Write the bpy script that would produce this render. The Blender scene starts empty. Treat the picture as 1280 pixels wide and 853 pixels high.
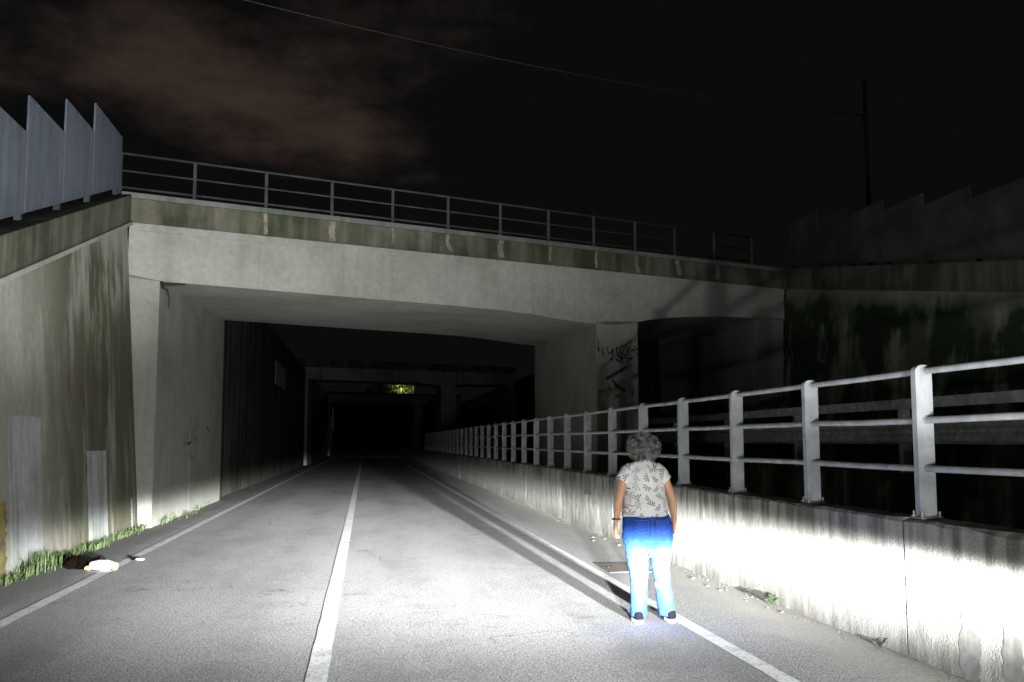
import bpy, bmesh, math, random
from mathutils import Vector, Matrix, noise as mnoise
rad = math.radians
random.seed(7)
sc = bpy.context.scene
col = sc.collection

# ------------------------------------------------------------------ camera
cam_d = bpy.data.cameras.new("camera")
cam = bpy.data.objects.new("camera", cam_d)
col.objects.link(cam)
sc.camera = cam
cam_d.sensor_width = 36.0
cam_d.lens = 1250.0 / 1280.0 * 36.0
cam_d.clip_start, cam_d.clip_end = 0.05, 6000
cam.location = (0, 0, 1.52)
cam.rotation_euler = (rad(90 + 5.733), 0, -rad(8.29))

# ------------------------------------------------------------------ render / exposure
sc.render.resolution_x, sc.render.resolution_y = 1024, 682
sc.view_settings.view_transform = 'Standard'
sc.view_settings.look = 'None'
sc.view_settings.exposure = 0.0
sc.view_settings.gamma = 1.0
try:
    sc.cycles.use_denoising = True
    sc.cycles.max_bounces = 6
    sc.cycles.diffuse_bounces = 4
    sc.cycles.sample_clamp_indirect = 3.0
except Exception:
    pass

# ------------------------------------------------------------------ node helpers
class NT:
    def __init__(s, tree):
        s.t = tree; s.n = tree.nodes; s.l = tree.links
    def node(s, kind, **kw):
        n = s.n.new(kind)
        for k, v in kw.items(): setattr(n, k, v)
        return n
    def put(s, sock, v):
        if isinstance(v, bpy.types.NodeSocket): s.l.new(v, sock)
        else:
            if hasattr(sock.default_value, '__len__') and len(sock.default_value) == 4 and len(v) == 3: v = (*v, 1)
            sock.default_value = v
    def m(s, op, a, b=None, c=None, clamp=False):
        n = s.node('ShaderNodeMath', operation=op); n.use_clamp = clamp
        s.put(n.inputs[0], a)
        if b is not None: s.put(n.inputs[1], b)
        if c is not None: s.put(n.inputs[2], c)
        return n.outputs[0]
    def vm(s, op, a, b=None):
        n = s.node('ShaderNodeVectorMath', operation=op)
        s.put(n.inputs[0], a)
        if b is not None: s.put(n.inputs[1], b)
        return n.outputs[0]
    def mr(s, v, a, b, c=0.0, d=1.0, smooth=True):
        n = s.node('ShaderNodeMapRange'); n.interpolation_type = 'SMOOTHSTEP' if smooth else 'LINEAR'
        n.clamp = True
        for i, x in enumerate((v, a, b, c, d)): s.put(n.inputs[i], x)
        return n.outputs[0]
    def mix(s, f, a, b, blend='MIX'):
        n = s.node('ShaderNodeMix', data_type='RGBA', blend_type=blend)
        s.put(n.inputs[0], f); s.put(n.inputs[6], a); s.put(n.inputs[7], b)
        return n.outputs[2]
    def noise(s, vec, scale, detail=4, rough=0.55):
        n = s.node('ShaderNodeTexNoise')
        s.put(n.inputs['Vector'], vec); n.inputs['Scale'].default_value = scale
        n.inputs['Detail'].default_value = detail; n.inputs['Roughness'].default_value = rough
        return n.outputs[0]
    def pos(s): return s.node('ShaderNodeNewGeometry').outputs['Position']
    def sep(s, v):
        n = s.node('ShaderNodeSeparateXYZ'); s.put(n.inputs[0], v); return n.outputs
    def comb(s, x, y, z):
        n = s.node('ShaderNodeCombineXYZ'); s.put(n.inputs[0], x); s.put(n.inputs[1], y); s.put(n.inputs[2], z); return n.outputs[0]
    def bump(s, h, strength, dist):
        n = s.node('ShaderNodeBump'); n.inputs['Strength'].default_value = strength; n.inputs['Distance'].default_value = dist
        s.put(n.inputs['Height'], h); return n.outputs[0]

# ------------------------------------------------------------------ night sky
world = bpy.data.worlds.new("World"); sc.world = world; world.use_nodes = True
W = NT(world.node_tree)
W.n.clear()
w_out = W.node('ShaderNodeOutputWorld')
sky = W.node('ShaderNodeTexSky', sky_type='NISHITA'); sky.sun_disc = False
sky.sun_elevation = rad(-4); sky.sun_rotation = rad(200)
gen = W.node('ShaderNodeTexCoord').outputs['Generated']
sx, sy, sz = W.sep(gen)
zz = W.m('ADD', W.m('MAXIMUM', sz, 0.0), 0.16)
plane = W.comb(W.m('DIVIDE', sx, zz), W.m('DIVIDE', sy, zz), 0.0)
cl1 = W.noise(W.vm('ADD', plane, (-12.888, 18.795, 0.0)), 0.95, 7, 0.62)
cloud = W.m('MULTIPLY', W.mr(cl1, 0.55, 0.80), W.mr(sz, 0.08, 0.26))
cloud_col = W.mix(cloud, (0.0034, 0.0033, 0.0036), (0.044, 0.030, 0.023))
bg = W.node('ShaderNodeBackground'); bg.inputs['Strength'].default_value = 1.0
W.put(bg.inputs['Color'], cloud_col)
bg2 = W.node('ShaderNodeBackground'); bg2.inputs['Strength'].default_value = 0.0002
W.put(bg2.inputs['Color'], sky.outputs[0])
add = W.node('ShaderNodeAddShader')
W.l.new(bg.outputs[0], add.inputs[0]); W.l.new(bg2.outputs[0], add.inputs[1])
W.l.new(add.outputs[0], w_out.inputs['Surface'])

# ------------------------------------------------------------------ low-beam headlamps of the car beside the photographer
def headlamp(x, y, z, yaw, scale=1.0):
    L = bpy.data.lights.new("car_headlamp", 'SPOT')
    L.energy = 39.5 * scale; L.color = (0.975, 1.0, 0.985)
    L.spot_size = rad(168); L.spot_blend = 0.25; L.shadow_soft_size = 0.045
    L.use_nodes = True
    T = NT(L.node_tree); T.n.clear()
    out = T.node('ShaderNodeOutputLight'); em = T.node('ShaderNodeEmission')
    nx, ny, nz = T.sep(T.node('ShaderNodeTexCoord').outputs['Normal'])
    az = T.m('ABSOLUTE', nz)
    a = T.m('DIVIDE', nx, az); e = T.m('DIVIDE', ny, az)
    # the cut-off rises towards the kerb side
    ecut = T.m('ADD', e, T.m('MULTIPLY', T.m('SUBTRACT', T.mr(a, 0.0, 0.30, 0.0, 0.005), T.mr(a, 0.10, -0.02, 0.0, 0.012)), -1.0))
    below = T.m('POWER', T.mr(ecut, 0.018, -0.028), 1.6)
    hot = T.m('MULTIPLY', T.m('EXPONENT', T.m('MULTIPLY', T.m('ADD', e, 0.034), 26.0)), 5700.0)
    hot = T.m('MINIMUM', hot, 8000.0)
    fore = T.m('MULTIPLY', T.m('EXPONENT', T.m('MULTIPLY', e, 20.0)), 560.0)
    fore = T.m('MULTIPLY', fore, T.mr(a, 0.0, 0.16, 1.0, 2.6))
    kerb = T.mr(a, 0.08, 0.28, 1.0, 2.2)
    def bell(mid, sig, kerb=1.0): return T.m('EXPONENT', T.m('MULTIPLY', T.m('POWER', T.m('DIVIDE', T.m('MULTIPLY', T.m('SUBTRACT', a, mid), kerb), sig), 2.0), -1.0))
    core = T.m('ADD', T.m('MULTIPLY', hot, bell(-0.085, T.m('ADD', 0.10, T.m('MULTIPLY', T.m('MINIMUM', e, 0.0), -3.0)), kerb)), T.m('MULTIPLY', fore, bell(0.0, 0.50)))
    core = T.m('MULTIPLY', core, below)
    core = T.m('MULTIPLY', core, T.mr(e, -0.135, -0.080, 0.30, 1.0))
    # stray light above the cut-off: weak glare zone, stronger towards signs and gantries
    up = T.mr(e, 0.10, 0.22, 36.0, 165.0)
    side = T.m('EXPONENT', T.m('MULTIPLY', T.m('POWER', T.m('DIVIDE', T.m('ADD', a, 0.30), 0.45), 2.0), -1.0))
    upfall = T.mr(e, 0.30, 0.75, 1.0, 0.12)
    spill = T.m('MULTIPLY', T.m('MULTIPLY', up, upfall), T.m('ADD', T.m('MULTIPLY', side, 0.88), 0.13))
    T.put(em.inputs['Strength'], T.m('ADD', core, spill))
    T.l.new(em.outputs[0], out.inputs['Surface'])
    o = bpy.data.objects.new("car_headlamp", L); col.objects.link(o)
    o.location = (x, y, z); o.rotation_euler = (rad(90), 0, rad(yaw))
    return o
headlamp(1.12, 1.2, 0.72, 0.0)
headlamp(2.47, 1.2, 0.72, 0.0)

# ------------------------------------------------------------------ materials
MATS = {}
def new_mat(name):
    m = bpy.data.materials.new(name); m.use_nodes = True
    T = NT(m.node_tree); b = T.n['Principled BSDF']
    MATS[name] = m
    return m, T, b

def simple(name, c, rough=0.7, metal=0.0, var=0.25, scale=20, bump=0.0, dark=None, spec=0.5):
    m, T, b = new_mat(name)
    p = T.pos(); n = T.noise(p, scale, 4)
    d = dark or tuple(x * (1 - var) for x in c)
    T.put(b.inputs['Base Color'], T.mix(T.mr(n, 0.35, 0.7), d, c))
    b.inputs['Roughness'].default_value = rough; b.inputs['Metallic'].default_value = metal; b.inputs['Specular IOR Level'].default_value = spec
    if bump: T.put(b.inputs['Normal'], T.bump(T.noise(p, scale * 3, 3), bump, 0.01))
    return m

def concrete(name, base, stain, streak=0.5, blotch=0.4, lo=0.45, hi=0.7, mask=None, pale=(0.55, 0.54, 0.5), pale_amt=0.3, bump=0.5, kx=3.0, kz=0.10, w2=0.35, extra=None, green=1.0):
    """weathered cast concrete: vertical run-off streaks, blotches, pale lime runs, pores"""
    m, T, b = new_mat(name)
    p = T.pos()
    st = T.noise(T.vm('MULTIPLY', p, (kx, kx, kz)), 1.0, 5, 0.6)
    st2 = T.noise(T.vm('MULTIPLY', p, (kx * 3.2, kx * 3.2, 0.22)), 1.0, 3, 0.5)
    bl = T.noise(p, 0.55, 5, 0.6)
    f = T.m('MULTIPLY', T.mr(T.m('ADD', T.m('MULTIPLY', st, 1 - w2), T.m('MULTIPLY', st2, w2)), lo, hi), streak)
    f2 = T.m('MULTIPLY', T.mr(bl, 0.42, 0.68), blotch)
    f = T.m('ADD', f, f2, clamp=True)
    if mask: f = T.m('MULTIPLY', f, mask(T, p), clamp=True)
    if extra: f = T.m('MAXIMUM', f, extra(T, p))
    fine = T.noise(p, 9.0, 6, 0.65)
    c = T.mix(T.mr(fine, 0.3, 0.75), tuple(x * 0.82 for x in base), base)
    lime = T.noise(T.vm('MULTIPLY', T.vm('ADD', p, (11.3, 7.7, 0)), (kx * 2.2, kx * 2.2, 0.09)), 1.0, 3, 0.5)
    c = T.mix(T.m('MULTIPLY', T.mr(lime, 0.60, 0.72), pale_amt), c, pale)
    tint = T.noise(p, 1.3, 3)
    s2 = T.mix(T.mr(tint, 0.4, 0.65), stain, (stain[0] * (1 - .25 * green), stain[1] * (1 + .08 * green), stain[2] * (1 - .3 * green)))
    c = T.mix(f, c, s2)
    T.put(b.inputs['Base Color'], c)
    b.inputs['Roughness'].default_value = 0.92
    b.inputs['Specular IOR Level'].default_value = 0.25
    T.put(b.inputs['Normal'], T.bump(T.m('ADD', T.noise(p, 55.0, 4), T.m('MULTIPLY', T.noise(p, 4.0, 4), 2.0)), bump, 0.012))
    return m

def wall_mask(T, p):
    x, y, z = T.sep(p)
    a = T.mr(y, 12.6, 15.2, 0.35, 1.0)
    b_ = T.mr(z, 5.2, 4.2, 0.25, 1.0)
    return T.m('MULTIPLY', a, b_)
def wall_extra(T, p):
    x, y, z = T.sep(p)
    t = T.m('SUBTRACT', T.m('SUBTRACT', T.m('MULTIPLY', y, 0.317), 0.45), z)
    wob = T.noise(T.vm('MULTIPLY', p, (1, 1.1, 0.35)), 1.0, 5, 0.65)
    t = T.m('ADD', t, T.m('MULTIPLY', T.m('SUBTRACT', wob, 0.5), 3.2))
    runs = T.noise(T.vm('MULTIPLY', p, (2.6, 2.6, 0.30)), 1.0, 4, 0.6)
    body = T.m('MULTIPLY', T.mr(t, 0.5, 1.5), T.mr(runs, 0.32, 0.52, 0.35, 0.95))
    return T.m('MULTIPLY', body, T.mr(y, 12.4, 15.6, 0.30, 1.0))
concrete('wall_concrete', (0.40, 0.385, 0.34), (0.098, 0.088, 0.058), 1.0, 0.7, 0.42, 0.58, wall_mask, pale_amt=0.45, kx=1.5, kz=0.5, w2=0.22, extra=wall_extra, green=.5)
concrete('bridge_concrete', (0.40, 0.405, 0.365), (0.16, 0.15, 0.12), 0.22, 0.35, 0.45, 0.7, pale_amt=0.1)
concrete('pier_concrete', (0.34, 0.34, 0.305), (0.16, 0.16, 0.125), 0.22, 0.45, 0.45, 0.7, pale_amt=0.1)
concrete('coping_concrete', (0.185, 0.175, 0.135), (0.055, 0.055, 0.036), 0.65, 0.7, 0.38, 0.6, pale_amt=0.25, pale=(0.26, 0.25, 0.21), kx=2.0, kz=.5, green=.35)
concrete('cap_concrete', (0.20, 0.21, 0.20), (0.08, 0.085, 0.08), 0.5, 0.5, pale_amt=0.1)
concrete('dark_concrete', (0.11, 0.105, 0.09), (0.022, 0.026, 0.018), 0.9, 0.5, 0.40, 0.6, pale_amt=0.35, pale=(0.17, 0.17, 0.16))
def moss_shade_mask(T, p):  # moss, plus the shaded wall below its lit top strip, painted in
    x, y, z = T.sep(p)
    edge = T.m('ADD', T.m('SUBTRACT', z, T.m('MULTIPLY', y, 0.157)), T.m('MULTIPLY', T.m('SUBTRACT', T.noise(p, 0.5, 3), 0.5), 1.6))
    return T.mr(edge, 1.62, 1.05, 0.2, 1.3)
concrete('mossy_concrete', (0.33, 0.33, 0.25), (0.034, 0.048, 0.026), 0.6, 1.4, 0.36, 0.55, moss_shade_mask, pale_amt=0.1, pale=(0.3, 0.3, 0.25), kx=1.2, kz=.5)
concrete('far_concrete', (0.45, 0.44, 0.41), (0.12, 0.12, 0.10), 0.6, 0.4, pale_amt=0.2)
def par_mask(T, p):
    x, y, z = T.sep(p)
    return T.m('ADD', T.mr(z, 0.52, 0.9, 0.10, 1.0), T.mr(z, 0.30, 0.0, 0.0, 0.55), clamp=True)
concrete('parapet_concrete', (0.46, 0.45, 0.42), (0.12, 0.116, 0.10), 0.85, 0.7, 0.42, 0.62, par_mask, pale_amt=0.35, pale=(0.6, 0.58, 0.53), kx=3.2, kz=1.1, w2=0.45, bump=0.7, green=0.1)

# asphalt
m, T, b = new_mat('asphalt')
p = T.pos()
g1 = T.noise(p, 65.0, 3, 0.7); g2 = T.noise(p, 16.0, 5, 0.65); g3 = T.noise(T.vm('MULTIPLY', p, (1.0, 0.25, 1.0)), 0.9, 5, 0.6)
c = T.mix(T.mr(g1, 0.36, 0.64), (0.11, 0.11, 0.113), (0.46, 0.458, 0.455))
c = T.mix(T.m('MULTIPLY', T.mr(g2, 0.45, 0.7), 0.5), c, (0.13, 0.13, 0.132))
c = T.mix(T.m('MULTIPLY', T.mr(g3, 0.42, 0.7), 0.40), c, (0.11, 0.108, 0.105))
x, y, z = T.sep(p)
def track(cx, w): return T.m('EXPONENT', T.m('MULTIPLY', T.m('POWER', T.m('DIVIDE', T.m('SUBTRACT', x, cx), w), 2.0), -1.0))
tr = T.m('ADD', T.m('ADD', track(-2.35, .3), track(-0.95, .3)), T.m('ADD', track(0.55, .3), track(1.95, .3)))
c = T.mix(T.m('MULTIPLY', tr, T.mr(T.noise(p, 2.5, 4), .3, .7, .05, .30)), c, (0.09, 0.09, 0.092))
vc = T.node('ShaderNodeTexVoronoi', feature='DISTANCE_TO_EDGE'); vc.inputs['Scale'].default_value = 0.42
wob = T.node('ShaderNodeTexNoise'); wob.inputs['Scale'].default_value = 2.2; wob.inputs['Detail'].default_value = 5
T.put(wob.inputs['Vector'], p)
T.put(vc.inputs['Vector'], T.vm('ADD', p, T.vm('MULTIPLY', wob.outputs['Color'], (.7, .7, .7))))
crk = T.m('MULTIPLY', T.mr(vc.outputs['Distance'], 0.006, 0.001), T.mr(T.noise(p, .35, 3), .52, .62))
c = T.mix(T.m('MULTIPLY', crk, .75), c, (0.03, 0.03, 0.03))
oil = T.m('MULTIPLY', T.mr(T.noise(T.vm('ADD', p, (5.1, 2.7, 0)), 1.1, 5, .7), .60, .72), .5)
c = T.mix(oil, c, (0.075, 0.073, 0.072))
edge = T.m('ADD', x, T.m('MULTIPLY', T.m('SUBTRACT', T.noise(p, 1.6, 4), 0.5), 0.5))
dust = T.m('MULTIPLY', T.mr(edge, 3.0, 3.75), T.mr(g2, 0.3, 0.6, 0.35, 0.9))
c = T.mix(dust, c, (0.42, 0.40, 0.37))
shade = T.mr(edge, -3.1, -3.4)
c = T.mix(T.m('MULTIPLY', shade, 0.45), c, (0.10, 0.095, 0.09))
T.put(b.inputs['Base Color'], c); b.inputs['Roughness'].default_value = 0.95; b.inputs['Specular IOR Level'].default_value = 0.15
T.put(b.inputs['Normal'], T.bump(T.m('ADD', g1, g2), 0.7, 0.008))

# worn road paint
m, T, b = new_mat('road_paint')
p = T.pos()
wear = T.m('MULTIPLY', T.mr(T.noise(p, 42.0, 5, 0.75), 0.47, 0.62), 0.65)
wear2 = T.m('MULTIPLY', T.mr(T.noise(p, 3.0, 5, 0.7), 0.45, 0.7), 0.5)
T.put(b.inputs['Base Color'], T.mix(T.m('ADD', wear, wear2, clamp=True), (0.66, 0.66, 0.67), (0.22, 0.22, 0.22)))
b.inputs['Roughness'].default_value = 0.8
T.put(b.inputs['Normal'], T.bump(T.noise(p, 65, 3), 0.5, 0.006))

m, T, b = new_mat('soil')
p = T.pos(); n1 = T.noise(p, 2.2, 6, 0.7)
T.put(b.inputs['Base Color'], T.mix(T.mr(n1, 0.35, 0.7), (0.015, 0.014, 0.009), (0.045, 0.048, 0.024)))
b.inputs['Roughness'].default_value = 1.0
T.put(b.inputs['Normal'], T.bump(T.noise(p, 7, 5), 1.0, 0.05))

# galvanised railing paint
m, T, b = new_mat('rail_paint')
p = T.pos()
rust = T.mr(T.noise(T.vm('MULTIPLY', p, (14, 14, 3)), 1.0, 5, 0.7), 0.54, 0.70)
c = T.mix(T.mr(T.noise(p, 6.0, 4), 0.3, 0.7), (0.31, 0.325, 0.345), (0.45, 0.465, 0.485))
T.put(b.inputs['Base Color'], T.mix(T.m('MULTIPLY', rust, 0.55), c, (0.19, 0.13, 0.085)))
b.inputs['Roughness'].default_value = 0.6
simple('rail_paint_dim', (0.7, 0.7, 0.71), 0.7, 0, 0.4, 6)
simple('bridge_rail_paint', (0.055, 0.06, 0.06), 0.7, 0, 0.5, 3)
concrete('fence_sheet', (0.15, 0.17, 0.215), (0.085, 0.095, 0.115), 0.6, 0.5, 0.4, 0.65, pale=(0.20, 0.22, 0.26), pale_amt=0.3, kx=4.0, kz=0.5, bump=0.1, green=0.0)
simple('fence_sheet_shaded', (0.075, 0.088, 0.09), 0.7, 0.0, 0.45, 1.2, bump=0.1)  # fence sheet darkened in colour for the dimmer light on the right
simple('bolt_steel', (0.35, 0.34, 0.33), 0.5, 0.6, 0.4, 30)
simple('rusty_iron', (0.15, 0.118, 0.10), 0.9, 0, 0.35, 12, bump=0.5)
concrete('paint_grey', (0.42, 0.425, 0.44), (0.16, 0.155, 0.13), 0.5, 0.5, 0.45, 0.66, pale_amt=0.2, kx=4.0, kz=.4, bump=0.3)
simple('paint_pale', (0.40, 0.40, 0.42), 0.85, 0, 0.2, 4)
simple('lime', (0.30, 0.28, 0.22), 0.9, 0, 0.5, 6)
simple('paint_yellow', (0.30, 0.235, 0.05), 0.85, 0, 0.6, 5, dark=(0.12, 0.10, 0.05))
simple('tag_black', (0.018, 0.018, 0.022), 0.6, 0, 0.3, 20)
simple('tag_blue', (0.035, 0.05, 0.085), 0.6, 0, 0.3, 20)
simple('tag_green', (0.025, 0.05, 0.035), 0.6, 0, 0.3, 20)
simple('tag_red', (0.10, 0.045, 0.05), 0.6, 0, 0.3, 20)
simple('tag_faded', (0.20, 0.20, 0.18), 0.8, 0, 0.3, 20)
simple('black_metal', (0.02, 0.02, 0.02), 0.6)
simple('cable_skin', (0.08, 0.08, 0.077), 0.6)
simple('wood_pole', (0.045, 0.04, 0.035), 0.9, 0, 0.4, 8)
simple('plastic_white', (0.50, 0.49, 0.52), 0.35, 0, 0.12, 18)
simple('plastic_yellow', (0.34, 0.33, 0.14), 0.4, 0, 0.15, 18)
simple('cloth_dark', (0.005, 0.0032, 0.0025), 1.0, 0, 0.5, 30, spec=0.0)
simple('stone', (0.30, 0.28, 0.25), 0.95, 0, 0.5, 25)
simple('bark', (0.06, 0.05, 0.035), 0.95, 0, 0.5, 9)

def leafy(name, a, b_, scale=9):
    m, T, b = new_mat(name)
    T.put(b.inputs['Base Color'], T.mix(T.mr(T.noise(T.pos(), scale, 3), 0.35, 0.65), a, b_))
    b.inputs['Roughness'].default_value = 0.65
    return m
leafy('grass_blade', (0.028, 0.050, 0.014), (0.078, 0.11, 0.04))
leafy('weed_leaf', (0.015, 0.028, 0.010), (0.034, 0.052, 0.02))
leafy('tree_leaf', (0.06, 0.09, 0.02), (0.11, 0.14, 0.03), 1.5)

# ------------------------------------------------------------------ mesh helpers
def tagp(o, label=None, cat=None, group=None, kind=None):
    if label: o['label'] = label
    if cat: o['category'] = cat
    if group: o['group'] = group
    if kind: o['kind'] = kind
    return o

def thing(name, label, cat, loc=(0, 0, 0), group=None):
    o = bpy.data.objects.new(name, None); col.objects.link(o)
    o.location = loc; o.empty_display_size = 0.2
    return tagp(o, label, cat, group)

def root_loc(o):
    v = Vector((0, 0, 0))
    while o is not None:
        v += Vector(o.location); o = o.parent
    return v

class MB:
    """collects world-space geometry; build() links it as one mesh object under a parent"""
    def __init__(s): s.v = []; s.f = []
    def face(s, pts):
        i = len(s.v); s.v += [tuple(p) for p in pts]; s.f.append(tuple(range(i, i + len(pts)))); return s
    def raw(s, vs, fs):
        i = len(s.v); s.v += [tuple(p) for p in vs]; s.f += [tuple(k + i for k in f) for f in fs]; return s
    def hexa(s, b4, t4):
        return s.raw(list(b4) + list(t4), [(3, 2, 1, 0), (4, 5, 6, 7), (0, 1, 5, 4), (1, 2, 6, 5), (2, 3, 7, 6), (3, 0, 4, 7)])
    def box(s, x0, x1, y0, y1, z0, z1):
        return s.hexa([(x0, y0, z0), (x1, y0, z0), (x1, y1, z0), (x0, y1, z0)], [(x0, y0, z1), (x1, y0, z1), (x1, y1, z1), (x0, y1, z1)])
    def tube(s, pts, r, n=8, r2=None, cap=True):
        pts = [Vector(p) for p in pts]; k = len(pts); base = len(s.v)
        prev = None
        for i, p in enumerate(pts):
            t = (pts[min(i + 1, k - 1)] - pts[max(i - 1, 0)]).normalized()
            if prev is None:
                a = Vector((0, 0, 1)) if abs(t.z) < 0.9 else Vector((1, 0, 0))
                u = t.cross(a).normalized()
            else:
                u = (prev - t * prev.dot(t)).normalized()
            prev = u; w = t.cross(u)
            rr = r if r2 is None else r + (r2 - r) * i / max(1, k - 1)
            for j in range(n):
                q = 2 * math.pi * j / n
                s.v.append(tuple(p + u * math.cos(q) * rr + w * math.sin(q) * rr))
        for i in range(k - 1):
            for j in range(n):
                a = base + i * n + j; b2 = base + i * n + (j + 1) % n
                s.f.append((a, b2, b2 + n, a + n))
        if cap:
            s.f.append(tuple(base + j for j in reversed(range(n))))
            s.f.append(tuple(base + (k - 1) * n + j for j in range(n)))
        return s
    def loft(s, rings, n=18, power=2.0):
        """rings: (centre, rx, ry, u, w) ellipses"""
        base = len(s.v)
        for c, rx, ry, u, w in rings:
            c = Vector(c); u = Vector(u); w = Vector(w)
            for j in range(n):
                q = 2 * math.pi * j / n
                cx, cy = math.cos(q), math.sin(q)
                cx = math.copysign(abs(cx) ** (2 / power), cx); cy = math.copysign(abs(cy) ** (2 / power), cy)
                s.v.append(tuple(c + u * cx * rx + w * cy * ry))
        k = len(rings)
        for i in range(k - 1):
            for j in range(n):
                a = base + i * n + j; b2 = base + i * n + (j + 1) % n
                s.f.append((a, b2, b2 + n, a + n))
        s.f.append(tuple(base + j for j in reversed(range(n))))
        s.f.append(tuple(base + (k - 1) * n + j for j in range(n)))
        return s
    def mesh(s, name, mat, off=(0, 0, 0), smooth=False, fix=True):
        me = bpy.data.meshes.new(name)
        ox, oy, oz = off
        me.from_pydata([(a - ox, b2 - oy, c - oz) for a, b2, c in s.v], [], s.f)
        if fix:
            bm = bmesh.new(); bm.from_mesh(me); bmesh.ops.recalc_face_normals(bm, faces=bm.faces); bm.to_mesh(me); bm.free()
        if smooth: me.polygons.foreach_set('use_smooth', [True] * len(me.polygons))
        me.materials.append(MATS[mat]); me.update()
        return me
    def build(s, name, mat, parent=None, smooth=False, bevel=0.0, loc=None, fix=True):
        off = root_loc(parent)
        base = Vector((0, 0, 0))
        if loc is not None: base = Vector(loc) - off
        me = s.mesh(name, mat, off + base, smooth, fix)
        o = bpy.data.objects.new(name, me); col.objects.link(o)
        o.parent = parent; o.location = base
        if bevel:
            bv = o.modifiers.new('bevel', 'BEVEL'); bv.width = bevel; bv.segments = 2; bv.limit_method = 'ANGLE'; bv.angle_limit = rad(40)
        return o

def share(src, loc_world, parent):
    """a repeat of a part with shared mesh data"""
    o = src.copy(); col.objects.link(o); o.parent = parent
    o.location = Vector(loc_world) - root_loc(parent)
    return o

def struct(name, mb, mat, **k):
    o = mb.build(name, mat, **k); o['kind'] = 'structure'; return o

# ------------------------------------------------------------------ skewed bridge frame
SK = rad(68.5)
DX, DY = math.sin(SK), math.cos(SK)
class Frame:
    def __init__(s, x, y): s.x, s.y = x, y
    def p(s, ss, z, back=0.0, out=0.0):
        # out: proud of the face, towards the camera side (perpendicular to the face)
        return (s.x + ss * DX + out * DY, s.y + ss * DY + back - out * DX, z)
B1 = Frame(-3.92, 18.6)

# ------------------------------------------------------------------ ground, road, embankments
g = MB(); g.face([(-2500, -2500, -3.25), (2500, -2500, -3.25), (2500, 2500, -3.25), (-2500, 2500, -3.25)])
struct('ground', g, 'soil')
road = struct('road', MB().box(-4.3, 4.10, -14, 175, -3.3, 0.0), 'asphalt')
def strip(name, x0, x1, y0, y1, z=0.004):
    mb = MB(); n = int((y1 - y0) / 0.25)
    rows = []
    for i in range(n + 1):
        y = y0 + (y1 - y0) * i / n
        rows.append([(x0 + random.uniform(-.004, .004), y, z), (x1 + random.uniform(-.004, .004), y, z)])
    vs = [q for r_ in rows for q in r_]
    mb.raw(vs, [(2 * i, 2 * i + 1, 2 * i + 3, 2 * i + 2) for i in range(n)])
    return mb.build(name, 'road_paint', road)
strip('edge_line', -3.06, -2.93, -10, 170)
strip('centre_line', -0.36, -0.22, -10, 170)
strip('edge_line', 2.62, 2.75, -10, 170)

mb = MB()
def lz(y): return max(0.1, 5.38 - 0.317 * (18.4 - y))
ys = [2, 6, 10, 14, 18.2]
for a, c in zip(ys[:-1], ys[1:]):
    mb.face([(-4.55, a, lz(a) + 0.15), (-4.55, c, lz(c) + 0.15), (-60, c, lz(c) + 0.15), (-60, a, lz(a) + 0.15)])
mb.face([(-4.4, 27, 5.6), (-4.4, 180, 6.0), (-90, 180, 6.0), (-90, 27, 5.6)])
struct('embankment', mb, 'soil')
mb = MB()
def rz(y): return max(0.5, 5.45 - 0.157 * (24.4 - y))
ys = [2, 8, 14, 20, 24.2]
for a, c in zip(ys[:-1], ys[1:]):
    mb.face([(11.0, a, rz(a) + 0.2), (60, a, rz(a) + 0.2), (60, c, rz(c) + 0.2), (11.0, c, rz(c) + 0.2)])
mb.face([(10.9, 33, 5.6), (90, 33, 5.6), (90, 180, 6.0), (10.9, 180, 6.0)])
struct('embankment', mb, 'soil')
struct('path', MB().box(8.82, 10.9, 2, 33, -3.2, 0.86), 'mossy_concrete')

# ------------------------------------------------------------------ left wing wall
wl = thing('retaining_wall', 'stained concrete wing wall with sloping top, left of the road', 'wall', (-3.95, 12, 0))
def wx(z): return -3.92 - 0.066 * z
mb = MB()
for y0, y1 in [(2.4, 18.52)]:
    f0, f1 = [(wx(-.3), y0, -.3), (wx(-.3), y1, -.3)], [(wx(lz(y1)), y1 - 0.12, lz(y1)), (wx(lz(y0)), y0, lz(y0))]
    w = 0.5
    mb.hexa([f0[0], f0[1], (f0[1][0] - 1, f0[1][1], -.3), (f0[0][0] - 1, f0[0][1], -.3)],
            [f1[1], f1[0], (f1[0][0] - w, f1[0][1], f1[0][2]), (f1[1][0] - w, f1[1][1], f1[1][2])])
mb.build('wall_face', 'wall_concrete', wl)
def slope_bar(x_in, x_out, y0, y1, zlo, zhi, fn):
    m_ = MB()
    m_.hexa([(x_in, y0, fn(y0) + zlo), (x_in, y1, fn(y1) + zlo), (x_out, y1, fn(y1) + zlo), (x_out, y0, fn(y0) + zlo)],
            [(x_in, y0, fn(y0) + zhi), (x_in, y1, fn(y1) + zhi), (x_out, y1, fn(y1) + zhi), (x_out, y0, fn(y0) + zhi)])
    return m_
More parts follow.
